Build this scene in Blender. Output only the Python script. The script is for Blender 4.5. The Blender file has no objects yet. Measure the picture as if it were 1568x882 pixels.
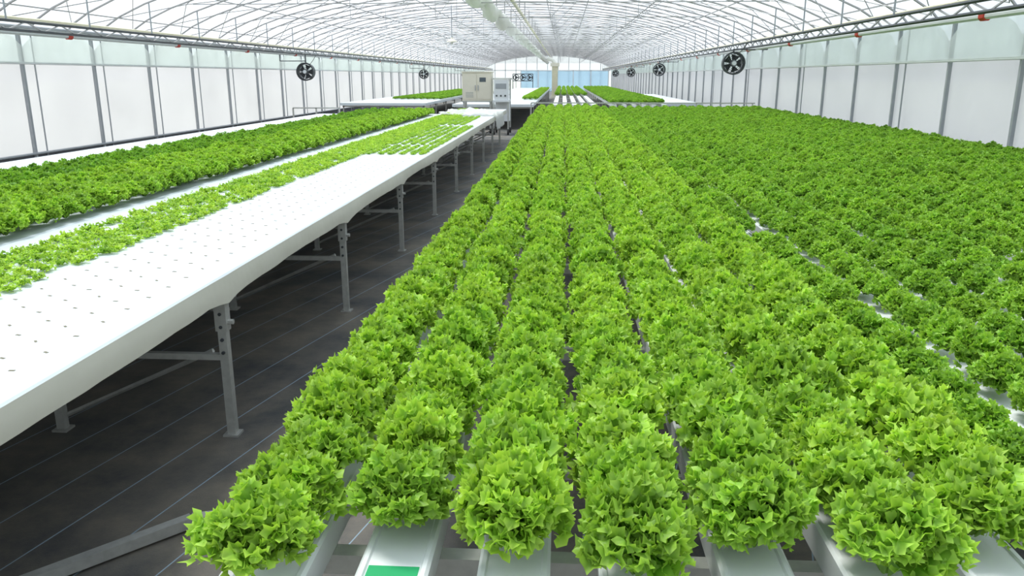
import bpy, math, random
from mathutils import Vector, Matrix, noise
R = random.Random(7)
scene = bpy.context.scene
scene.view_settings.view_transform = 'Standard'
scene.view_settings.look = 'None'
scene.view_settings.exposure = 0.0

XL, XR, LEN, Y0 = -8.6, 5.2, 90.0, -4.0
EAVE, RISE = 2.35, 1.4
XC = (XL + XR) / 2
HW = (XR - XL) / 2

# ------------------------------------------------------------------ materials
def new_mat(name):
    m = bpy.data.materials.new(name); m.use_nodes = True
    nt = m.node_tree; nt.nodes.clear()
    out = nt.nodes.new('ShaderNodeOutputMaterial')
    return m, nt, out

def pbr(name, col, rough=0.5, metal=0.0, var=0.12, scale=8.0, bump=0.0, bscale=40.0, transl=0.0, stretch=None):
    m, nt, out = new_mat(name)
    N, Lk = nt.nodes, nt.links
    b = N.new('ShaderNodeBsdfPrincipled')
    tc = N.new('ShaderNodeTexCoord')
    mp = N.new('ShaderNodeMapping')
    if stretch: mp.inputs['Scale'].default_value = stretch
    Lk.new(tc.outputs['Object'], mp.inputs[0])
    nz = N.new('ShaderNodeTexNoise'); nz.inputs['Scale'].default_value = scale; nz.inputs['Detail'].default_value = 5
    Lk.new(mp.outputs[0], nz.inputs['Vector'])
    mx = N.new('ShaderNodeMix'); mx.data_type = 'RGBA'
    mx.inputs[6].default_value = (*[c * (1 - var) for c in col], 1)
    mx.inputs[7].default_value = (*[min(1, c * (1 + var)) for c in col], 1)
    Lk.new(nz.outputs['Fac'], mx.inputs[0])
    Lk.new(mx.outputs[2], b.inputs['Base Color'])
    b.inputs['Roughness'].default_value = rough
    b.inputs['Metallic'].default_value = metal
    if bump:
        n2 = N.new('ShaderNodeTexNoise'); n2.inputs['Scale'].default_value = bscale
        Lk.new(mp.outputs[0], n2.inputs['Vector'])
        bp = N.new('ShaderNodeBump'); bp.inputs['Strength'].default_value = bump; bp.inputs['Distance'].default_value = 0.01
        Lk.new(n2.outputs['Fac'], bp.inputs['Height']); Lk.new(bp.outputs[0], b.inputs['Normal'])
    if transl > 0:
        t = N.new('ShaderNodeBsdfTranslucent'); Lk.new(mx.outputs[2], t.inputs[0])
        ms = N.new('ShaderNodeMixShader'); ms.inputs[0].default_value = transl
        Lk.new(b.outputs[0], ms.inputs[1]); Lk.new(t.outputs[0], ms.inputs[2]); Lk.new(ms.outputs[0], out.inputs[0])
    else:
        Lk.new(b.outputs[0], out.inputs[0])
    return m

def film(name, col, transp, var=0.08, scale=1.5, stretch=(1, 1, 1)):
    m, nt, out = new_mat(name)
    N, Lk = nt.nodes, nt.links
    tc = N.new('ShaderNodeTexCoord'); mp = N.new('ShaderNodeMapping'); mp.inputs['Scale'].default_value = stretch
    Lk.new(tc.outputs['Object'], mp.inputs[0])
    nz = N.new('ShaderNodeTexNoise'); nz.inputs['Scale'].default_value = scale; nz.inputs['Detail'].default_value = 6
    Lk.new(mp.outputs[0], nz.inputs['Vector'])
    mx = N.new('ShaderNodeMix'); mx.data_type = 'RGBA'
    mx.inputs[6].default_value = (*[c * (1 - var) for c in col], 1)
    mx.inputs[7].default_value = (*[min(1, c * (1 + var)) for c in col], 1)
    Lk.new(nz.outputs['Fac'], mx.inputs[0])
    d = N.new('ShaderNodeBsdfDiffuse'); t = N.new('ShaderNodeBsdfTranslucent'); tr = N.new('ShaderNodeBsdfTransparent')
    Lk.new(mx.outputs[2], d.inputs[0]); Lk.new(mx.outputs[2], t.inputs[0])
    tr.inputs[0].default_value = (*[min(1, c * 1.1) for c in col], 1)
    a = N.new('ShaderNodeMixShader'); a.inputs[0].default_value = 0.72
    Lk.new(d.outputs[0], a.inputs[1]); Lk.new(t.outputs[0], a.inputs[2])
    b = N.new('ShaderNodeMixShader')
    mr = N.new('ShaderNodeMapRange'); mr.inputs['To Min'].default_value = transp - 0.12; mr.inputs['To Max'].default_value = transp + 0.12
    Lk.new(nz.outputs['Fac'], mr.inputs['Value']); Lk.new(mr.outputs[0], b.inputs[0])
    Lk.new(a.outputs[0], b.inputs[1]); Lk.new(tr.outputs[0], b.inputs[2])
    Lk.new(b.outputs[0], out.inputs[0])
    return m

def leaf_mat(name, cbase, cmid, ctip):
    m, nt, out = new_mat(name)
    N, Lk = nt.nodes, nt.links
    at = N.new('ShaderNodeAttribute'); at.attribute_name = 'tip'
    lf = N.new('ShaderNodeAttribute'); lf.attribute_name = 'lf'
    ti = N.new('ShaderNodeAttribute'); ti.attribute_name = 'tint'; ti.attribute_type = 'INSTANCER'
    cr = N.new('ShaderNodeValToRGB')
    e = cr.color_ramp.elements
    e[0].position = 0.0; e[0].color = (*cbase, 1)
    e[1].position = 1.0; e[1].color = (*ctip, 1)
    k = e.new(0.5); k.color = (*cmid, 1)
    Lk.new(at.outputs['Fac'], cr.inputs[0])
    hs = N.new('ShaderNodeHueSaturation')
    hs.inputs['Saturation'].default_value = 1.0
    a1 = N.new('ShaderNodeMath'); a1.operation = 'MULTIPLY_ADD'
    a1.inputs[1].default_value = 0.40; a1.inputs[2].default_value = 0.80
    Lk.new(lf.outputs['Fac'], a1.inputs[0])
    a2 = N.new('ShaderNodeMath'); a2.operation = 'MULTIPLY'
    Lk.new(a1.outputs[0], a2.inputs[0]); Lk.new(ti.outputs['Fac'], a2.inputs[1])
    Lk.new(a2.outputs[0], hs.inputs['Value'])
    a3 = N.new('ShaderNodeMath'); a3.operation = 'MULTIPLY_ADD'; a3.inputs[1].default_value = -0.08; a3.inputs[2].default_value = 0.575
    Lk.new(ti.outputs['Fac'], a3.inputs[0]); Lk.new(a3.outputs[0], hs.inputs['Hue'])
    Lk.new(cr.outputs[0], hs.inputs['Color'])
    b = N.new('ShaderNodeBsdfPrincipled'); b.inputs['Roughness'].default_value = 0.45
    b.inputs['Specular IOR Level'].default_value = 0.35
    Lk.new(hs.outputs[0], b.inputs['Base Color'])
    t = N.new('ShaderNodeBsdfTranslucent')
    br = N.new('ShaderNodeMix'); br.data_type = 'RGBA'; br.blend_type = 'MULTIPLY'; br.inputs[0].default_value = 1
    br.inputs[7].default_value = (1.0, 1.0, 0.5, 1)
    Lk.new(hs.outputs[0], br.inputs[6]); Lk.new(br.outputs[2], t.inputs[0])
    ms = N.new('ShaderNodeMixShader'); ms.inputs[0].default_value = 0.42
    Lk.new(b.outputs[0], ms.inputs[1]); Lk.new(t.outputs[0], ms.inputs[2]); Lk.new(ms.outputs[0], out.inputs[0])
    return m

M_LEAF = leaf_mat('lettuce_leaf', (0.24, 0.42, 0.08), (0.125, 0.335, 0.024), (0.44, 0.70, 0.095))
M_WHITE = pbr('white_plastic_sheet', (0.64, 0.69, 0.72), 0.38, var=0.03, scale=3, bump=0.25, bscale=12, stretch=(1, .6, 1))
M_FASCIA = pbr('bench_fascia_vinyl', (0.66, 0.64, 0.54), 0.45, var=0.08, scale=3, bump=0.6, bscale=7)
M_CHAN = pbr('channel_pvc', (0.82, 0.84, 0.84), 0.35, var=0.05, scale=6, bump=0.1, bscale=20)
M_STEEL = pbr('galvanised_steel', (0.50, 0.50, 0.47), 0.45, metal=0.55, var=0.25, scale=30)
M_FRAME = pbr('painted_frame', (0.34, 0.36, 0.38), 0.5, metal=0.2, var=0.1)
M_ARCH = pbr('arch_pipe', (0.40, 0.39, 0.39), 0.5, metal=0.2, var=0.1)
M_DARK = pbr('dark_metal', (0.05, 0.055, 0.06), 0.5, var=0.2)
M_PLUG = pbr('peat_plug', (0.20, 0.18, 0.12), 0.9, var=0.3, scale=60)
M_RED = pbr('red_plastic', (0.6, 0.05, 0.03), 0.4)
M_BEIGE = pbr('beige_enamel', (0.74, 0.70, 0.58), 0.4, var=0.05)
M_GREYW = pbr('white_enamel', (0.72, 0.74, 0.75), 0.4, var=0.04)
M_RUBBER = pbr('black_rubber', (0.02, 0.02, 0.02), 0.7)
M_LABEL = pbr('green_label', (0.02, 0.38, 0.14), 0.5)
M_CURT = pbr('curtain_film', (0.80, 0.81, 0.77), 0.6, var=0.06, transl=0.4)
M_PIPEY = pbr('yellowed_pipe', (0.66, 0.62, 0.44), 0.5)
M_BLUE = film('blue_end_film', (0.68, 0.80, 0.89), 0.40)
M_ROOF = film('roof_film', (0.76, 0.80, 0.84), 0.52, var=0.18, scale=1.2, stretch=(1, .5, 1))
M_WALLLO = film('side_film', (0.77, 0.77, 0.79), 0.28, var=0.10, scale=.8)
M_WALLHI = film('upper_side_film', (0.78, 0.82, 0.83), 0.42, var=0.15, scale=2.5)
M_SCAL = film('inner_side_film', (0.80, 0.82, 0.80), 0.42, var=0.2, scale=4)
M_BASE = pbr('base_board', (0.12, 0.125, 0.14), 0.8, var=0.3)
M_GLASSDK = pbr('dark_window', (0.08, 0.10, 0.12), 0.2)

def floor_mat():
    m, nt, out = new_mat('weed_mat_fabric')
    N, Lk = nt.nodes, nt.links
    tc = N.new('ShaderNodeTexCoord'); mp = N.new('ShaderNodeMapping'); mp.inputs['Rotation'].default_value = (0, 0, math.radians(14))
    Lk.new(tc.outputs['Object'], mp.inputs[0])
    sp = N.new('ShaderNodeSeparateXYZ'); Lk.new(mp.outputs[0], sp.inputs[0])
    def line(sock, period, w):
        a = N.new('ShaderNodeMath'); a.operation = 'PINGPONG'; a.inputs[1].default_value = period / 2
        Lk.new(sock, a.inputs[0])
        b = N.new('ShaderNodeMath'); b.operation = 'LESS_THAN'; b.inputs[1].default_value = w
        Lk.new(a.outputs[0], b.inputs[0]); return b.outputs[0]
    l1 = line(sp.outputs[0], 0.26, 0.0026)
    nz = N.new('ShaderNodeTexNoise'); nz.inputs['Scale'].default_value = 1.3; nz.inputs['Detail'].default_value = 8; nz.inputs['Roughness'].default_value = .7
    Lk.new(tc.outputs['Object'], nz.inputs['Vector'])
    cr = N.new('ShaderNodeValToRGB')
    cr.color_ramp.elements[0].position = 0.38; cr.color_ramp.elements[0].color = (0.055, 0.058, 0.060, 1)
    cr.color_ramp.elements[1].position = 0.64; cr.color_ramp.elements[1].color = (0.19, 0.165, 0.13, 1)
    Lk.new(nz.outputs['Fac'], cr.inputs[0])
    mx = N.new('ShaderNodeMix'); mx.data_type = 'RGBA'
    Lk.new(l1, mx.inputs[0]); Lk.new(cr.outputs[0], mx.inputs[6]); mx.inputs[7].default_value = (0.28, 0.38, 0.46, 1)
    b = N.new('ShaderNodeBsdfPrincipled'); b.inputs['Roughness'].default_value = 0.55
    Lk.new(mx.outputs[2], b.inputs['Base Color'])
    w = N.new('ShaderNodeTexNoise'); w.inputs['Scale'].default_value = 160
    Lk.new(tc.outputs['Object'], w.inputs['Vector'])
    bp = N.new('ShaderNodeBump'); bp.inputs['Strength'].default_value = .3; bp.inputs['Distance'].default_value = .004
    Lk.new(w.outputs['Fac'], bp.inputs['Height']); Lk.new(bp.outputs[0], b.inputs['Normal'])
    Lk.new(b.outputs[0], out.inputs[0]); return m
M_FLOOR = floor_mat()
M_GROUND = pbr('outside_ground', (0.42, 0.44, 0.36), 0.9, var=0.25, scale=.5)

# ------------------------------------------------------------------ mesh helper
class MB:
    def __init__(s): s.v = []; s.f = []; s.m = []; s.mats = []
    def mi(s, mat):
        if mat not in s.mats: s.mats.append(mat)
        return s.mats.index(mat)
    def box(s, x0, x1, y0, y1, z0, z1, mat, rot=None, bev=0):
        b = len(s.v); k = s.mi(mat)
        c = Vector(((x0 + x1) / 2, (y0 + y1) / 2, (z0 + z1) / 2))
        for x in (x0, x1):
            for y in (y0, y1):
                for z in (z0, z1):
                    p = Vector((x, y, z))
                    if rot is not None: p = rot @ (p - c) + c
                    s.v.append(p)
        for q in ((0, 1, 3, 2), (4, 6, 7, 5), (0, 4, 5, 1), (2, 3, 7, 6), (0, 2, 6, 4), (1, 5, 7, 3)):
            s.f.append([b + i for i in q]); s.m.append(k)
    def tube(s, path, r, mat, n=6, cap=True):
        k = s.mi(mat); path = [Vector(p) for p in path]; b = len(s.v)
        for i, p in enumerate(path):
            d = (path[min(i + 1, len(path) - 1)] - path[max(i - 1, 0)]).normalized()
            up = Vector((0, 0, 1)) if abs(d.z) < 0.95 else Vector((0, 1, 0))
            a = d.cross(up).normalized(); c = a.cross(d)
            rr = r[i] if isinstance(r, (list, tuple)) else r
            for j in range(n):
                t = 2 * math.pi * (j + .5) / n
                s.v.append(p + a * rr * math.cos(t) + c * rr * math.sin(t))
        for i in range(len(path) - 1):
            for j in range(n):
                s.f.append([b + i * n + j, b + i * n + (j + 1) % n, b + (i + 1) * n + (j + 1) % n, b + (i + 1) * n + j]); s.m.append(k)
        if cap:
            s.f.append([b + j for j in range(n)][::-1]); s.m.append(k)
            e = b + (len(path) - 1) * n
            s.f.append([e + j for j in range(n)]); s.m.append(k)
    def bar(s, p0, p1, w, mat):  # square tube
        s.tube([p0, p1], w * 0.7071, mat, n=4)
    def ring(s, c, axis, r0, r1, h, mat, n=32):
        k = s.mi(mat); b = len(s.v); c = Vector(c); ax = Vector(axis).normalized()
        up = Vector((0, 0, 1)) if abs(ax.z) < .9 else Vector((1, 0, 0))
        a = ax.cross(up).normalized(); d = a.cross(ax)
        for j in range(n):
            t = 2 * math.pi * j / n; o = a * math.cos(t) + d * math.sin(t)
            s.v += [c + o * r0 - ax * h / 2, c + o * r1 - ax * h / 2, c + o * r1 + ax * h / 2, c + o * r0 + ax * h / 2]
        for j in range(n):
            p = b + 4 * j; q = b + 4 * ((j + 1) % n)
            for i in range(4):
                s.f.append([p + i, p + (i + 1) % 4, q + (i + 1) % 4, q + i]); s.m.append(k)
    def extrude(s, prof, ys, mat, fn=None, closed=True, cap=True):
        k = s.mi(mat); b = len(s.v); n = len(prof)
        for y in ys:
            for i, (x, z) in enumerate(prof):
                p = Vector((x, y, z))
                if fn: p = fn(p, i)
                s.v.append(p)
        for a in range(len(ys) - 1):
            for i in range(n if closed else n - 1):
                s.f.append([b + a * n + i, b + a * n + (i + 1) % n, b + (a + 1) * n + (i + 1) % n, b + (a + 1) * n + i]); s.m.append(k)
        if closed and cap:
            s.f.append([b + i for i in range(n)]); s.m.append(k)
            e = b + (len(ys) - 1) * n
            s.f.append([e + i for i in range(n)][::-1]); s.m.append(k)
    def obj(s, name, parent=None, smooth=False, link=True, sharp=None):
        me = bpy.data.meshes.new(name); me.from_pydata([tuple(p) for p in s.v], [], s.f)
        for m in s.mats: me.materials.append(m)
        me.polygons.foreach_set('material_index', s.m)
        if smooth: me.polygons.foreach_set('use_smooth', [True] * len(s.f))
        me.update()
        if sharp: me.set_sharp_from_angle(angle=sharp)
        o = bpy.data.objects.new(name, me)
        if link: scene.collection.objects.link(o)
        if parent: o.parent = parent
        return o

def empty(name, loc=(0, 0, 0)):
    e = bpy.data.objects.new(name, None); e.location = loc; e.empty_display_size = .2
    scene.collection.objects.link(e); return e

def frange(a, b, st):
    out = []; x = a
    while x <= b + 1e-6: out.append(x); x += st
    return out

# ------------------------------------------------------------------ shell
g = MB(); g.box(-160, 160, -80, 260, -0.30, -0.06, M_GROUND); g.obj('outside_ground')
g = MB(); g.box(XL - .1, XR + .1, Y0, LEN, -0.05, 0.0, M_FLOOR); g.obj('floor')

def roofz(x):
    t = abs((x - XC) / HW); t = min(t, 1)
    return EAVE + RISE * (1 - t ** 2.1) ** 0.72
XS = [XC - HW * math.cos(math.pi * i / 36) for i in range(37)]
g = MB()
k = g.mi(M_ROOF)
ys = frange(Y0, LEN, 2.0)
for y in ys:
    for x in XS: g.v.append(Vector((x, y, roofz(x) + 0.03)))
n = len(XS)
for a in range(len(ys) - 1):
    for i in range(n - 1):
        g.f.append([a * n + i, a * n + i + 1, (a + 1) * n + i + 1, (a + 1) * n + i]); g.m.append(k)
g.obj('ceiling', smooth=True)

RAIL = 1.80
for nm, X, ya0, bay in (('wall_left', XL, .6, 2.0), ('wall_right', XR, .9, 1.75)):
    g = MB()
    sgn = -1 if X < 0 else 1
    g.box(X, X + .004 * sgn, Y0, LEN, 0.38, RAIL, M_WALLLO)
    g.box(X, X + .004 * sgn, Y0, LEN, RAIL, EAVE + .03, M_WALLHI)
    g.box(X - .02, X + .03, Y0, LEN, 0.0, 0.38, M_BASE)
    k = g.mi(M_SCAL)
    for y in frange(ya0, LEN - bay, bay):      # slack inner film sagging between the posts
        b = len(g.v); nn = 10
        for q in range(nn + 1):
            u = q / nn; zt = EAVE - .06 - .20 * (2 * u - 1) ** 4 - .04 * (2 * u - 1) ** 2
            g.v += [Vector((X - .09 * sgn, y + u * bay, RAIL)), Vector((X - .09 * sgn, y + u * bay, zt))]
        for q in range(nn): g.f.append([b + 2 * q, b + 2 * q + 2, b + 2 * q + 3, b + 2 * q + 1]); g.m.append(k)
    g.obj(nm)
for nm, Y in (('wall_back', LEN), ('wall_front', Y0)):
    g = MB(); k = g.mi(M_WALLHI)
    for x in XS: g.v += [Vector((x, Y, 0)), Vector((x, Y, roofz(x) + .03))]
    for i in range(n - 1): g.f.append([2 * i, 2 * i + 2, 2 * i + 3, 2 * i + 1]); g.m.append(k)
    for i in range(1, 12):
        x = XL + (XR - XL) * i / 12
        g.bar((x, Y - .05, 0), (x, Y - .05, roofz(x)), .06, M_FRAME)
    g.bar((XL, Y - .05, 2.2), (XR, Y - .05, 2.2), .06, M_FRAME)
    if nm == 'wall_back':
        g.box(-4.6, 4.9, LEN - .22, LEN - .2, 0.0, 2.15, M_BLUE)
        for x in frange(-4.6, 4.9, 1.9): g.bar((x, LEN - .25, 0), (x, LEN - .25, 2.2), .09, M_GREYW)
        g.bar((-4.6, LEN - .25, 2.18), (4.9, LEN - .25, 2.18), .09, M_GREYW)
    g.obj(nm)

# frame
g = MB()
for y in frange(Y0, LEN, 1.0):
    g.tube([(x, y, roofz(x)) for x in XS[::2]], 0.018, M_ARCH, n=5)
for i in (4, 8, 11, 14, 16, 18, 20, 22, 25, 28, 32):
    g.tube([(XS[i], Y0, roofz(XS[i]) - .03), (XS[i], LEN, roofz(XS[i]) - .03)], 0.014, M_ARCH, n=4)
g.obj('roof_arch_frame')
g = MB()
idx = [2, 7, 11, 15, 18, 21, 25, 29, 34]
for y in frange(Y0, LEN - 2, 2.0):
    for a, b in zip(idx[:-1], idx[1:]):
        xa, xb = XS[a], XS[b]
        g.tube([(xa, y, roofz(xa) - .05), (xb, y + 2, roofz(xb) - .05)], .009, M_ARCH, n=3, cap=False)
        g.tube([(xb, y, roofz(xb) - .05), (xa, y + 2, roofz(xa) - .05)], .009, M_ARCH, n=3, cap=False)
for y in frange(Y0, LEN, 4.0):   # tie rods with hangers
    z = 2.95
    xa = XC - HW * .80; xb = XC + HW * .80
    g.tube([(xa, y, z), (xb, y, z)], .012, M_ARCH, n=4)
    for fx in (-.5, -.2, .2, .5):
        x = XC + HW * fx; g.tube([(x, y, z), (x, y, roofz(x))], .008, M_ARCH, n=4)
        g.tube([(x, y, z), (x + .7, y, roofz(x + .7))], .007, M_ARCH, n=3)
g.obj('roof_bracing')
g = MB()
for y in frange(0.6, LEN, 2.0):
    g.bar((XL + .04, y, 0), (XL + .04, y, EAVE), .05, M_FRAME)
    g.tube([(XL + .05, y + .3, .3), (XL + .05, y + .3, EAVE)], .013, M_FRAME, n=5)
for y in frange(0.9, LEN, 1.75):
    g.bar((XR - .04, y, 0), (XR - .04, y, EAVE), .045, M_FRAME)
for y in frange(2.0, LEN, 5.25):
    g.tube([(XR - .05, y + .3, .3), (XR - .05, y + .3, EAVE)], .013, M_FRAME, n=5)
for X, s in ((XL, 1), (XR, -1)):
    for z, r in ((RAIL, .022), (EAVE, .03), (.38, .02)):
        g.tube([(X + .07 * s, Y0, z), (X + .07 * s, LEN, z)], r, M_FRAME if z != RAIL else M_GREYW, n=6)
g.obj('wall_post_frame')

# long lattice girders near eaves
for X in (-7.6, 4.2):
    root = empty('lattice_girder')
    g = MB(); z0, z1 = 2.22, 2.34; ya, yb = Y0 + .6, LEN - .6
    for z in (z0, z1): g.tube([(X, ya, z), (X, yb, z)], .022, M_DARK, n=5)
    y = ya; up = False
    while y < yb - .4:
        g.tube([(X, y, z1 if up else z0), (X, y + .4, z0 if up else z1)], .012, M_ARCH, n=4, cap=False); up = not up; y += .4
    for y in frange(1, yb, 2.0):
        g.tube([(X, y, z1), (X, y, roofz(X))], .014, M_FRAME, n=5)
    g.obj('girder_lattice', root)
    g = MB(); s_ = -1 if X < 0 else 1; X2 = X + .16 * s_
    g.tube([(X2, ya, 2.20), (X2, yb, 2.20)], .035, M_GREYW, n=8)     # roll-up tube
    g.tube([(X2 + .1 * s_, ya, 2.40), (X2 + .1 * s_, yb, 2.40)], .03, M_PIPEY, n=6)
    for y in frange(1.7, yb, 3.65):
        g.tube([(X2, y - .05, 2.20), (X2, y + .05, 2.20)], .05, M_RED, n=8)
    g.obj('rolled_shade_tube', root)

# ridge curtain bundle
root = empty('ridge_curtain')
g = MB()
g.box(XC - .10, XC - .04, Y0 + .3, LEN - .3, 3.22, 3.30, M_PIPEY)
g.box(XC + .50, XC + .56, Y0 + .3, LEN - .3, 3.22, 3.28, M_PIPEY)
for y in frange(1, LEN - 1, 3.0):
    g.bar((XC - .07, y, 3.25), (XC - .07, y, roofz(XC)), .03, M_ARCH)
    g.bar((XC + .53, y, 3.25), (XC + .53, y, roofz(XC)), .03, M_ARCH)
g.obj('curtain_rails', root)
g = MB()
ysb = frange(2, LEN - 1, .15)
prof = [(math.cos(t * math.pi / 7), math.sin(t * math.pi / 7)) for t in range(14)]
def bun(p, i):
    nz = noise.noise(Vector((p.y * .9, 1, 2))); n2 = noise.noise(Vector((p.y * 3, i * .7, 5)))
    sc_ = abs(math.sin(p.y * .9))
    r = .07 + .05 * nz + .05 * n2 + .07 * sc_
    return Vector((XC + .02 + p.x * r, p.y, 3.16 - .14 * sc_ + p.z * r * 1.35))
g.extrude(prof, ysb, M_CURT, bun)
g.obj('gathered_curtain', root, smooth=True)

# ------------------------------------------------------------------ lettuce meshes
GA = math.radians(137.508)
def lobe(V, F, T, Lf, p0, d, up, size, rng, lf, tip0=.7):
    # small ruffled, toothed fan that forms the frilled leaf margin
    b = len(V); d = d.normalized(); u = d.cross(up)
    if u.length < 1e-4: u = d.orthogonal()
    u.normalize(); nn = u.cross(d)
    ph = rng.uniform(0, 6.28); na = 8
    sp = math.radians(rng.uniform(62, 92)); curl = rng.uniform(-.5, .9)
    rad = (.12, .55, 1.0)
    for ri, rr in enumerate(rad):
        for j in range(na + 1):
            a = -sp + 2 * sp * j / na
            r_ = rr * size
            if ri == 2: r_ *= (1.20 if j % 2 else .80) * rng.uniform(.9, 1.1)
            q = d * math.cos(a) * r_ + u * math.sin(a) * r_
            q += nn * (size * rr * rr * (.46 * math.sin(3.3 * a + ph) + .35 * curl) + (0.12 * size * (1 if j % 2 else -1) if ri == 2 else 0))
            p = p0 + q
            if p.z < .004: p.z = .004
            V.append(p); T.append(tip0 + (1 - tip0) * rr * rr); Lf.append(lf)
    for ri in range(len(rad) - 1):
        for j in range(na):
            a = b + ri * (na + 1) + j; F.append((a, a + 1, a + na + 2, a + na + 1))

def frill_leaf(V, F, T, Lf, phi, L, W, e0, e1, rng, r0, z0, nl=9, ls=.0165, nu=6, nv=10, inner=True):
    b = len(V); lf = rng.random(); SU = 20; sp = []; r, z = r0, z0
    for i in range(SU + 2):
        s = i / SU; el = e0 + (e1 - e0) * min(s, 1) ** 1.5
        sp.append((r, z, el)); r += math.cos(el) * L / SU; z += math.sin(el) * L / SU
    er = Vector((math.cos(phi), math.sin(phi), 0)); sd = Vector((-math.sin(phi), math.cos(phi), 0)); uz = Vector((0, 0, 1))
    ph = rng.uniform(0, 6.28); ph2 = rng.uniform(0, 6.28)
    def P(s, t):
        w = W * (0.12 + 0.88 * min(1, s) ** 1.1)
        ss = max(0, s * (1 - .28 * t * t)); fi = min(ss * SU, SU); i0 = int(fi); fr = fi - i0
        a = sp[i0]; c = sp[min(i0 + 1, SU + 1)]
        rr = a[0] * (1 - fr) + c[0] * fr; zz = a[1] * (1 - fr) + c[1] * fr; el = a[2]
        nrm = er * (-math.sin(el)) + uz * math.cos(el); tg = er * math.cos(el) + uz * math.sin(el)
        e = max(s * s, abs(t) ** 2 * s)
        dn = .013 * e * math.sin(6.5 * t + ph + 3 * s) + .006 * e * math.sin(15 * t + ph2 - 6 * s) + .30 * w * t * t * (1 - .4 * s)
        p = er * rr + uz * zz + sd * (t * w) + nrm * dn
        if p.z < .004: p.z = .004
        return p, nrm, tg
    for i in range(nu + 1):
        for j in range(nv + 1):
            p, _, _ = P(i / nu, 2 * j / nv - 1); V.append(p); T.append(.72 * max((i / nu) ** 1.3, 0)); Lf.append(lf)
    for i in range(nu):
        for j in range(nv):
            a = b + i * (nv + 1) + j; F.append((a, a + 1, a + nv + 2, a + nv + 1))
    for q in range(nl):
        t = -1 + 2 * (q + .5) / nl + rng.uniform(-.06, .06)
        p, nrm, tg = P(1.0, t)
        sgn = 1 if q % 2 else -1
        d = tg * 1.0 + sd * (t * .9) + nrm * (sgn * rng.uniform(.3, 1.2)) + uz * .1
        lobe(V, F, T, Lf, p - d.normalized() * ls * .15, d, nrm + sd * rng.uniform(-1, 1) + tg * .01, ls * rng.uniform(.75, 1.3), rng, lf)
    if inner:
        for t in (-.55, 0.0, .55):
            p, nrm, tg = P(.84, t + rng.uniform(-.15, .15))
            d = nrm * 1.0 + tg * rng.uniform(.3, .9) + sd * rng.uniform(-.5, .5)
            lobe(V, F, T, Lf, p, d, sd + tg * rng.uniform(-.6, .6), ls * rng.uniform(.6, .9), rng, lf, .65)
    for side in (-1, 1):
        for s in (.5, .65, .82):
            p, nrm, tg = P(s, side)
            d = sd * side + tg * .5 + nrm * rng.uniform(-.8, .8)
            lobe(V, F, T, Lf, p, d, nrm, ls * rng.uniform(.6, 1.05), rng, lf, .6)

def leaf_obj(name, V, F, T, Lf):
    me = bpy.data.meshes.new(name); me.from_pydata([tuple(p) for p in V], [], F)
    me.polygons.foreach_set('use_smooth', [True] * len(F))
    me.attributes.new('tip', 'FLOAT', 'POINT').data.foreach_set('value', T)
    me.attributes.new('lf', 'FLOAT', 'POINT').data.foreach_set('value', Lf)
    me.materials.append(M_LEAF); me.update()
    return bpy.data.objects.new(name, me)

def head(name, seed):
    rng = random.Random(seed); V, F, T, Lf = [], [], [], []
    n = 32
    for k in range(n):
        q = ((k + .5) / n) ** .75
        L = (.108 - .002 * q) * rng.uniform(.80, 1.20)
        W = (.021 + .018 * q) * rng.uniform(.85, 1.15)
        e0 = math.radians(90 - 30 * q + rng.uniform(-8, 8)); e1 = math.radians(72 - 86 * q + rng.uniform(-22, 22))
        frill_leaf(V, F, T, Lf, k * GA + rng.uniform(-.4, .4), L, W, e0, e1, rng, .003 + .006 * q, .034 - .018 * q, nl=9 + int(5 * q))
    return leaf_obj(name, V, F, T, Lf)

def seedling(name, seed):
    rng = random.Random(seed); V, F, T, Lf = [], [], [], []
    n = 6
    for k in range(n):
        q = (k + .5) / n
        frill_leaf(V, F, T, Lf, k * GA, (.026 + .020 * q) * rng.uniform(.8, 1.2), .010 + .006 * q, math.radians(80 - 45 * q), math.radians(45 - 50 * q), rng, .002, 0, nl=4, ls=.010, nu=3, nv=4, inner=False)
    return leaf_obj(name, V, F, T, Lf)

COL_H = bpy.data.collections.new('lettuce_head_variants')
for i in range(9): COL_H.objects.link(head('lettuce_head_%d' % i, 100 + i))
COL_S = bpy.data.collections.new('lettuce_seedling_variants')
for i in range(5): COL_S.objects.link(seedling('lettuce_seedling_%d' % i, 300 + i))

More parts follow.
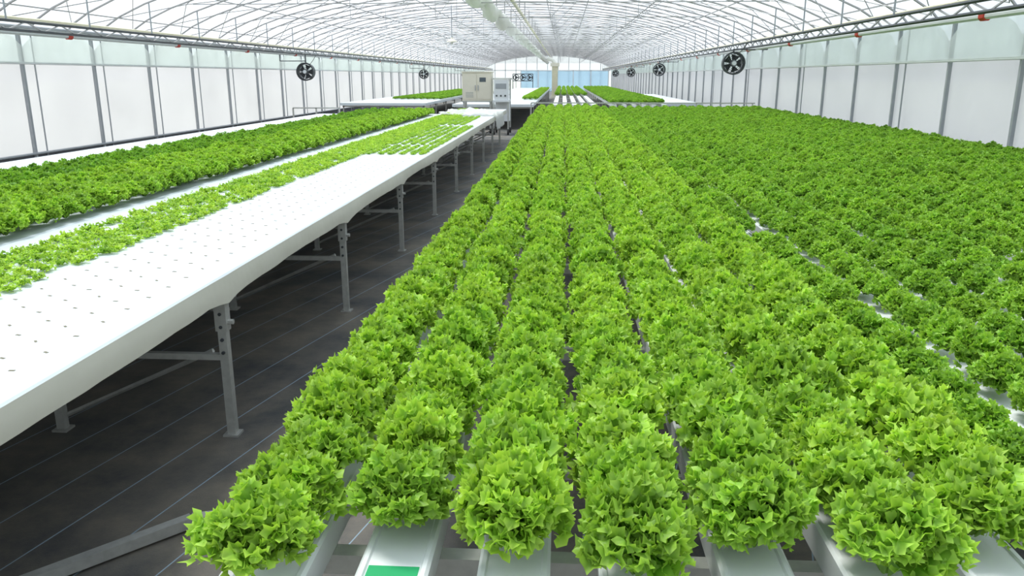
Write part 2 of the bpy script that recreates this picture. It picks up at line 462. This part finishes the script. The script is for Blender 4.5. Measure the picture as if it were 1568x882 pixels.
def gn_group(col, name):
    ng = bpy.data.node_groups.new(name, 'GeometryNodeTree')
    ng.interface.new_socket('Geometry', in_out='INPUT', socket_type='NodeSocketGeometry')
    ng.interface.new_socket('Geometry', in_out='OUTPUT', socket_type='NodeSocketGeometry')
    N, Lk = ng.nodes, ng.links
    gi = N.new('NodeGroupInput'); go = N.new('NodeGroupOutput')
    ci = N.new('GeometryNodeCollectionInfo'); ci.inputs['Collection'].default_value = col
    ci.inputs['Separate Children'].default_value = True; ci.inputs['Reset Children'].default_value = True
    ip = N.new('GeometryNodeInstanceOnPoints'); ip.inputs['Pick Instance'].default_value = True
    mp = N.new('GeometryNodeMeshToPoints')
    def attr(nm, dt):
        a = N.new('GeometryNodeInputNamedAttribute'); a.data_type = dt; a.inputs['Name'].default_value = nm; return a.outputs['Attribute']
    Lk.new(gi.outputs[0], mp.inputs['Mesh']); Lk.new(mp.outputs[0], ip.inputs['Points'])
    Lk.new(ci.outputs[0], ip.inputs['Instance'])
    Lk.new(attr('idx', 'INT'), ip.inputs['Instance Index'])
    e2r = N.new('FunctionNodeEulerToRotation'); Lk.new(attr('rot', 'FLOAT_VECTOR'), e2r.inputs[0])
    Lk.new(e2r.outputs[0], ip.inputs['Rotation'])
    Lk.new(attr('scl', 'FLOAT_VECTOR'), ip.inputs['Scale'])
    Lk.new(ip.outputs[0], go.inputs[0])
    return ng
NG_H = gn_group(COL_H, 'scatter_heads'); NG_S = gn_group(COL_S, 'scatter_seedlings')

def crop(name, pts, ng, nvar, tl=.10):
    me = bpy.data.meshes.new(name); me.from_pydata([p[:3] for p in pts], [], [])
    rot, scl, idx, tint = [], [], [], []
    for p in pts:
        rot += [R.uniform(-tl, tl), R.uniform(-tl, tl), R.uniform(0, 6.28)]
        scl += [p[3], p[3], p[3] * p[4]]; idx.append(R.randrange(nvar)); tint.append(p[5])
    me.attributes.new('rot', 'FLOAT_VECTOR', 'POINT').data.foreach_set('vector', rot)
    me.attributes.new('scl', 'FLOAT_VECTOR', 'POINT').data.foreach_set('vector', scl)
    me.attributes.new('idx', 'INT', 'POINT').data.foreach_set('value', idx)
    me.attributes.new('tint', 'FLOAT', 'POINT').data.foreach_set('value', tint)
    o = bpy.data.objects.new(name, me); scene.collection.objects.link(o)
    md = o.modifiers.new('scatter', 'NODES'); md.node_group = ng
    return o

# ------------------------------------------------------------------ right lettuce bench
S = 0.22; CT = 0.735            # channel spacing, channel top
XROW0 = -0.515; NROW = 25
YB0, YB1 = 0.95, 21.0
def channel(g, xc, y0, y1, top):
    w = .062; h = .075
    prof = [(xc - w, top - h), (xc - w - .004, top - .006), (xc - w + .002, top), (xc - w + .010, top), (xc - w + .013, top - .005),
            (xc + w - .013, top - .005), (xc + w - .010, top), (xc + w - .002, top), (xc + w + .004, top - .006), (xc + w, top - h)]
    g.extrude(prof, [y0, y1], M_CHAN)
root = empty('hydroponic_bench')
g = MB()
for i in range(NROW): channel(g, XROW0 + S * i, YB0 - (.0 if i % 2 else .03), YB1, CT)
g.obj('growing_channels', root)
g = MB()
xa, xb = XROW0 - .13, XROW0 + S * (NROW - 1) + .12
zc = CT - .075
for y in frange(1.42, YB1, 1.3):
    g.box(xa, xb, y - .02, y + .02, zc - .045, zc - .001, M_STEEL)
    for x in frange(xa + .05, xb, 1.36):
        g.bar((x, y, 0), (x, y, zc - .03), .04, M_STEEL)
        g.box(x - .05, x + .05, y - .05, y + .05, 0, .01, M_STEEL)
    g.bar((xa + .05, y, .15), (xb, y, .15), .025, M_STEEL)
for x in (xa, (xa + xb) / 2, xb):
    g.bar((x, YB0 + .1, zc - .03), (x, YB1, zc - .03), .035, M_STEEL)
g.obj('bench_frame', root)
g = MB()
g.bar((XROW0 - .3, YB1 + .15, .93), (xb, YB1 + .15, .93), .03, M_STEEL)
for x in frange(XROW0 - .3, xb, 1.41): g.bar((x, YB1 + .15, 0), (x, YB1 + .15, .93), .03, M_STEEL)
g.obj('end_rail', root)
lab = MB(); lab.box(XROW0 + S - .047, XROW0 + S + .047, 1.17, 1.265, CT - .005, CT - .0035, M_LABEL); lab.obj('green_label', root)

pts = []
starts = [1.22, 1.40, 1.30, 1.25, 1.35, 1.26, 1.42, 1.32]
for i in range(NROW):
    x = XROW0 + S * i
    y = starts[i] if i < 8 else (1.26 if i % 2 == 0 else 1.38)
    while y < YB1 - .1:
        big = i < 7
        fx = max(0, min(1, (i - 7) / 16))
        if big:
            sc = R.uniform(.93, 1.07) + (.09 if y < 2.0 else .03 if y < 3 else 0); hs = R.uniform(.98, 1.18); t = R.uniform(.92, 1.08)
        else:
            sc = R.uniform(.74, .88) + (.08 if y > 5 else 0) + .05 * fx; hs = R.uniform(.88, 1.08); t = R.uniform(.80, .95) - .04 * fx
        if not (i == 7 and 4.0 < y < 4.35) and not (not big and R.random() < .03):
            pts.append((x + R.uniform(-.008, .008), y + R.uniform(-.015, .015), CT - .006, sc, hs, t))
        y += .165 if big else .178
crop('lettuce_rows', pts, NG_H, 9)

# ------------------------------------------------------------------ left benches
def bench(name, x0, x1, y0, y1, top, lip):
    root = empty(name)
    g = MB()
    ysq = frange(y0, y1, .1)
    pr = [(x0, top - lip), (x0 - .002, top - .006), (x0 + .006, top), (x0 + .1, top)]
    N_ = 6
    for q in range(1, N_): pr.append((x0 + .1 + (x1 - x0 - .2) * q / N_, top))
    pr += [(x1 - .1, top), (x1 - .007, top), (x1 + .001, top - .007),
           (x1 + .006, top - lip * .35), (x1 + .008, top - lip * .7), (x1 + .004, top - lip), (x1 - .03, top - lip), (x1 - .03, top - lip + .03), (x0 + .03, top - lip + .03)]
    def fn(p, i):
        if p.z < top - .003 and p.x > x1 - .2:
            n1 = noise.noise(Vector((p.y * 1.1, p.z * 4, 3.3))); n2 = noise.noise(Vector((p.y * 5, p.z * 9, 1.3)))
            ph = (p.y - 3.3) / 2.0; d = abs(ph - round(ph)) * 2.0
            sag = max(0, 1 - d / .16) * .028
            low = min(1, (top - p.z) / lip)
            return Vector((p.x + (.012 * n1 + .008 * n2) * low, p.y, p.z - (sag + .008 * n1) * low))
        return p
    g.extrude(pr, ysq, M_WHITE, fn)
    k = g.mi(M_FASCIA)
    for fi, f in enumerate(g.f):
        if len(f) == 4:
            a = sum((g.v[j] for j in f), Vector()) / 4
            if a.x > x1 - .02 and a.z < top - .010: g.m[fi] = k
    g.obj('bench_top', root, smooth=True, sharp=math.radians(32))
    g = MB()
    zt = top - lip + .005
    for y in frange(-.7, y1, 2.0):
        if y < y0 or y > y1 - .1: continue
        legs = [x1 - .035, (x1 - .85) if x1 - x0 < 1.7 else (x0 + x1) / 2, x0 + .1]
        for x in legs:
            g.bar((x, y, 0), (x, y, zt), .038, M_STEEL)
            g.box(x - .035, x + .035, y - .035, y + .035, 0, .010, M_STEEL)
            g.box(x - .026, x + .026, y - .024, y + .024, zt - .16, zt - .0, M_STEEL)
            for zz in (.08, .14, .20, .26): g.tube([(x, y - .028, zt - zz), (x, y - .020, zt - zz)], .008, M_DARK, n=8)
            g.tube([(x + .02, y, zt - .12), (x + .05, y, zt - .12)], .012, M_STEEL, n=6)
        g.bar((x0 + .1, y, .38), (x1 - .04, y, .38), .028, M_STEEL)
        g.bar((x0 + .1, y, zt - .02), (x1 - .03, y, zt - .02), .04, M_STEEL)
        g.tube([(x1 - .05, y + .03, zt - .08), (x1 - .30, y + .03, zt - .03)], .01, M_STEEL, n=5)
        g.tube([(x1 - .1, y + .02, .40), (x1 - .85, y + .02, .06)], .011, M_STEEL, n=5)
    for x in (x0 + .1, x1 - .09): g.bar((x, y0 + .05, zt + .0), (x, y1 - .05, zt + .0), .035, M_STEEL)
    g.obj('bench_legs', root)
    return root

TOPA = .765
benchA = bench('seedling_bench', -2.84, -1.46, .4, 21.2, TOPA, .105)
benchB = bench('growing_bench', -5.60, -2.865, .4, 18.5, TOPA - .003, .10)
g = MB()
x = -2.10; c = 0
while x < -1.53:
    y = .6 + (.06 if c % 2 else 0)
    while y < 8.6:
        a = R.uniform(-.5, .5)
        g.box(x - .004, x + .004, y - .009, y + .009, TOPA - .004, TOPA + .0015, M_PLUG, rot=Matrix.Rotation(a + 1.2, 3, 'Z'))
        y += .16
    x += .1; c += 1
g.obj('planting_holes', benchA)
g = MB()
g.box(-2.182, -2.178, .4, 21.2, TOPA - .002, TOPA + .001, M_CHAN)
for y in frange(1.1, 21, 1.2): g.box(-2.18, -1.50, y - .0015, y + .0015, TOPA - .002, TOPA + .0006, M_CHAN)
g.obj('panel_joints', benchA)

sp = []
x = -2.61; c = 0
while x < -2.19:
    y = .6 + (.045 if c % 2 else 0)
    while y < 21:
        if R.random() > .06:
            sp.append((x + R.uniform(-.008, .008), y + R.uniform(-.01, .01), TOPA, R.uniform(.8, 1.2), R.uniform(.7, 1.0), R.uniform(.95, 1.25)))
        y += .10
    x += .081; c += 1
crop('lettuce_seedling_bed', sp, NG_S, 5)
sp = []
for rx in (-2.12, -2.0, -1.88, -1.76, -1.64, -1.54):
    y = 8.75
    while y < 13.8:
        if not ((y - 8.75) % 1.25 > 1.10):
            sp.append((rx + R.uniform(-.012, .012), y, TOPA, R.uniform(.7, 1.0), .8, R.uniform(.9, 1.15)))
        y += .065
for rx in (-2.12, -2.0, -1.88, -1.76):
    y = 14.2
    while y < 17:
        sp.append((rx + R.uniform(-.012, .012), y, TOPA, R.uniform(.75, 1.1), .8, R.uniform(.9, 1.15))); y += .065
crop('lettuce_seedling_bed', sp, NG_S, 5)

pts = []
rows = 7
for i in range(rows):
    x = -2.97 - .21 * i; y = .6 + (.1 if i % 2 else 0)
    while y < 18.2:
        dark = i >= 4
        pts.append((x + R.uniform(-.02, .02), y, TOPA - .006, R.uniform(1.0, 1.18), R.uniform(.8, .95), R.uniform(.68, .78) if dark else R.uniform(.88, 1.02)))
        y += .18
crop('lettuce_rows', pts, NG_H, 9)

# crumpled plastic sheet at the far end of the seedling bench
g = MB(); k = g.mi(M_CURT); nx, ny = 40, 60
for a in range(ny + 1):
    for b_ in range(nx + 1):
        x = -2.66 + 1.32 * b_ / nx; y = 17.4 + 2.2 * a / ny
        z = TOPA + .012 + .12 * max(0, noise.noise(Vector((x * 3, y * 2.2, 1)))) + .06 * abs(noise.noise(Vector((x * 8, y * 6, 4))))
        if x > -1.45: z = TOPA - (x + 1.45) * 2.6 + .03 * noise.noise(Vector((x * 8, y * 6, 4))); x = -1.43 + (x + 1.45) * .3
        g.v.append(Vector((x, y, z)))
for a in range(ny):
    for b_ in range(nx):
        q = a * (nx + 1) + b_; g.f.append([q, q + 1, q + nx + 2, q + nx + 1]); g.m.append(k)
g.obj('plastic_sheet', smooth=True)

g = MB()
g.bar((-6.3, 18.75, .88), (-5.2, 18.75, .88), .03, M_STEEL)
for x in (-6.3, -5.75, -5.2): g.bar((x, 18.75, 0), (x, 18.75, .88), .03, M_STEEL)
g.obj('bench_end_rail')

g = MB()
g.bar((-1.33, 2.52, .03), (-1.95, 1.85, .03), .04, M_STEEL)
g.bar((-1.33, 2.52, .03), (-.78, 2.66, .03), .04, M_STEEL)
g.obj('floor_brace_bar')

# ------------------------------------------------------------------ far section beds
def farbed(name, x0, x1, y0, y1, stripes=False):
    root = empty(name); g = MB()
    if stripes:
        for x in frange(x0 + .07, x1, .30): g.box(x - .07, x + .07, y0, y1, .68, .76, M_CHAN)
    else:
        g.box(x0, x1, y0, y1, .68, .76, M_WHITE)
    g.obj('bed_top', root)
    g = MB()
    for y in frange(y0 + .2, y1, 2.5):
        for x in (x0 + .08, x1 - .08): g.bar((x, y, 0), (x, y, .68), .04, M_STEEL)
        g.bar((x0 + .05, y, .65), (x1 - .05, y, .65), .04, M_STEEL)
    g.obj('bed_legs', root); return root
farbed('far_growing_bed', -3.4, -.9, 25, 60)
farbed('far_growing_bed', -.3, 1.25, 25, 60, True)
farbed('far_growing_bed', 1.5, 3.1, 25, 60, True)
farbed('far_growing_bed', 3.3, 4.4, 26, 40)
farbed('far_growing_bed', -7.2, -4.4, 26, 50)
pts = []
for x in frange(1.55, 3.0, .24):
    for y in frange(25.2, 59, .25): pts.append((x, y, .76, 1.1, 1, R.uniform(.7, .95)))
for x in frange(-.25, 1.2, .30):
    for y in frange(36, 59, .25): pts.append((x, y, .76, 1.1, 1, R.uniform(.75, .95)))
for x in frange(-1.4, -1.0, .2):
    for y in frange(30, 55, .25): pts.append((x, y, .76, .9, 1, R.uniform(.9, 1.05)))
for x in frange(-6.2, -4.5, .24):
    for y in frange(30, 49, .26): pts.append((x, y, .76, .9, .8, R.uniform(.7, .95)))
crop('lettuce_rows', pts, NG_H, 9)

# ------------------------------------------------------------------ circulation fans
def fan(X, Y, Z, D, hang):
    root = empty('circulation_fan', (X, Y, Z)); g = MB()
    r = D / 2
    g.ring((0, 0, 0), (0, 1, 0), r * .90, r, .22, M_DARK)
    g.ring((0, -.12, 0), (0, 1, 0), r * .93, r * 1.06, .02, M_DARK)
    for q in (.3, .48, .66, .82): g.ring((0, -.13, 0), (0, 1, 0), r * q, r * q + .008, .006, M_DARK)
    for j in range(10):
        t = 2 * math.pi * j / 10
        g.tube([(.05 * math.cos(t), -.13, .05 * math.sin(t)), (r * math.cos(t), -.13, r * math.sin(t))], .005, M_DARK, n=4)
    g.obj('fan_housing', root)
    g = MB(); g.tube([(0, -.10, 0), (0, .12, 0)], r * .30, M_FRAME, n=20)
    g.tube([(0, -.15, 0), (0, -.10, 0)], r * .2, M_GREYW, n=16)
    g.obj('motor', root)
    g = MB(); kk = g.mi(M_DARK)
    for j in range(5):
        t0 = math.pi * 2 / 5 * j; b = len(g.v)
        for q in range(5):
            rr = r * (.22 + .66 * q / 4)
            for sgn in (-1, 1):
                t = t0 + sgn * .48
                g.v.append(Vector((rr * math.cos(t), .03 + sgn * .03, rr * math.sin(t))))
        for q in range(4): g.f.append([b + 2 * q, b + 2 * q + 1, b + 2 * q + 3, b + 2 * q + 2]); g.m.append(kk)
    g.obj('blades', root)
    g = MB()
    sx_ = .75 if X > 0 else -.75
    g.bar((0, 0, r), (0, 0, hang - Z), .03, M_DARK)
    g.bar((0, 0, r + .06), (sx_, 0, r + .06), .022, M_DARK)
    g.tube([(sx_, 0, r + .06), (sx_, 0, hang - Z)], .012, M_DARK, n=5)
    g.tube([(0, 0, r + .02), (.12, .02, r - .03), (.22, .0, r + .08), (.3, 0, r + .2)], .008, M_RUBBER, n=5)
    g.obj('hanger', root)
for (X, Y, Z) in ((-7.4, 23.4, 1.72), (-7.4, 43.6, 1.70), (-7.4, 62, 1.70), (3.85, 19.1, 1.88), (3.9, 34, 1.85), (3.9, 48, 1.8), (3.9, 62, 1.8)):
    fan(X, Y, Z, .48, 2.20)

# ------------------------------------------------------------------ hanging lamp
root = empty('pendant_lamp', (-3.45, 25.6, 2.62)); g = MB()
g.tube([(0, 0, .0), (0, 0, .03), (0, 0, .09), (0, 0, .13)], [.17, .15, .05, .03], M_BEIGE, n=20)
g.tube([(0, 0, .12), (0, 0, roofz(-3.45) - 2.62)], .014, M_FRAME, n=6)
g.tube([(0, 0, -.07), (0, 0, -.03), (0, 0, .02)], [.02, .045, .03], M_CURT, n=12)
g.obj('lamp_shade', root, smooth=False)

# ------------------------------------------------------------------ machines
root = empty('control_cabinet', (-2.45, 23.6, 0)); g = MB()
g.box(-.42, .42, -.3, .3, .92, 1.70, M_BEIGE)
g.box(-.40, -.01, -.315, -.30, .96, 1.66, M_BEIGE); g.box(.01, .40, -.315, -.30, .96, 1.66, M_BEIGE)
g.box(.08, .26, -.325, -.315, 1.44, 1.56, M_GLASSDK); g.box(-.05, -.03, -.34, -.315, 1.2, 1.35, M_FRAME); g.box(.03, .05, -.34, -.315, 1.2, 1.35, M_FRAME)
for zz in (1.02, 1.06, 1.10, 1.14): g.box(-.32, -.1, -.322, -.315, zz, zz + .012, M_FRAME)
g.box(-.44, .44, -.33, .32, 1.70, 1.73, M_BEIGE)
g.box(-.44, .44, -.32, .32, .88, .92, M_STEEL)
for x in (-.38, .38):
    for y in (-.25, .25):
        g.bar((x, y, .1), (x, y, .9), .05, M_STEEL); g.ring((x, y, .07), (1, 0, 0), .02, .07, .05, M_RUBBER, n=16)
g.bar((-.38, -.25, .35), (.38, -.25, .35), .04, M_STEEL); g.bar((-.38, .25, .35), (.38, .25, .35), .04, M_STEEL)
g.obj('cabinet_body', root)
root = empty('transplanting_machine', (-1.72, 23.2, 0)); g = MB()
g.box(-.22, .22, -.5, .5, .90, .95, M_GREYW); g.box(-.20, .20, -.45, -.05, .95, 1.50, M_GREYW); g.box(-.15, .15, -.46, -.45, 1.26, 1.40, M_FRAME)
g.box(-.25, .25, -.3, .5, 1.50, 1.55, M_STEEL); g.box(-.2, .2, .0, .45, .35, .90, M_GREYW)
for x in (-.2, .2):
    for y in (-.45, .45): g.bar((x, y, .08), (x, y, 1.50 if y > 0 else .90), .04, M_STEEL); g.ring((x, y, .08), (1, 0, 0), .02, .08, .05, M_RUBBER, n=16)
for z in (1.08, 1.22, 1.36): g.bar((-.2, .45, z), (.2, .45, z), .02, M_STEEL)
for x in (-.12, .0, .12): g.tube([(x, -.47, 1.07), (x, -.455, 1.07)], .025, M_DARK, n=12)
g.obj('machine_body', root)
root = empty('exhaust_fan_bank', (-3.0, 61.5, 0)); g = MB()
for i in range(3):
    x = -.5 + i * .5
    g.ring((x, 0, 1.50), (0, 1, 0), .18, .23, .2, M_DARK, n=20); g.tube([(x, -.05, 1.5), (x, .08, 1.5)], .10, M_DARK, n=12)
    for j in range(3):
        t = j * 2.09; g.bar((x, 0, 1.5), (x + .2 * math.cos(t), 0, 1.5 + .2 * math.sin(t)), .08, M_DARK)
g.bar((-.75, 0, 1.25), (.75, 0, 1.25), .05, M_DARK)
for x in (-.75, .75): g.bar((x, 0, 0), (x, 0, 1.75), .05, M_DARK)
g.bar((-.75, 0, 1.75), (.75, 0, 1.75), .05, M_DARK)
g.obj('fan_rings', root)
root = empty('air_duct_column', (-.62, 62, 0)); g = MB()
g.box(-.22, .22, -.2, .2, 0, 2.3, M_PIPEY); g.box(-.34, .34, -.3, .3, 2.3, 2.55, M_BEIGE); g.box(-.28, .28, -.26, .26, 0, .15, M_BEIGE)
g.tube([(0, 0, 2.5), (-.2, 0, 2.75), (-.6, 0, 2.88)], .14, M_CURT, n=12)
g.obj('duct_body', root)

# ------------------------------------------------------------------ light
w = bpy.data.worlds.new('World'); scene.world = w; w.use_nodes = True
nt = w.node_tree; bg = nt.nodes['Background']
tc = nt.nodes.new('ShaderNodeTexCoord'); sx = nt.nodes.new('ShaderNodeSeparateXYZ'); cr = nt.nodes.new('ShaderNodeValToRGB')
nt.links.new(tc.outputs['Generated'], sx.inputs[0]); nt.links.new(sx.outputs['Z'], cr.inputs[0]); nt.links.new(cr.outputs[0], bg.inputs[0])
cr.color_ramp.elements[0].position = 0.0; cr.color_ramp.elements[0].color = (0.92, 0.94, 0.98, 1)
cr.color_ramp.elements[1].position = 0.8; cr.color_ramp.elements[1].color = (0.66, 0.81, 1.0, 1)
bg.inputs[1].default_value = 1.2
sd = bpy.data.lights.new('sun', 'SUN'); sd.energy = 7.2; sd.angle = math.radians(20); sd.color = (1, .95, .86)
so = bpy.data.objects.new('sun', sd); scene.collection.objects.link(so)
so.rotation_euler = Vector((0.34, -0.26, -1.0)).to_track_quat('-Z', 'Y').to_euler()

# ------------------------------------------------------------------ camera
cd = bpy.data.cameras.new('camera'); cd.sensor_width = 36; cd.lens = 28.0; cd.clip_end = 500; cd.clip_start = .05
co = bpy.data.objects.new('camera', cd); scene.collection.objects.link(co)
co.location = (0, 0, 1.6)
co.rotation_euler = (math.radians(90 - 14.9), 0, math.radians(3.55))
scene.camera = co
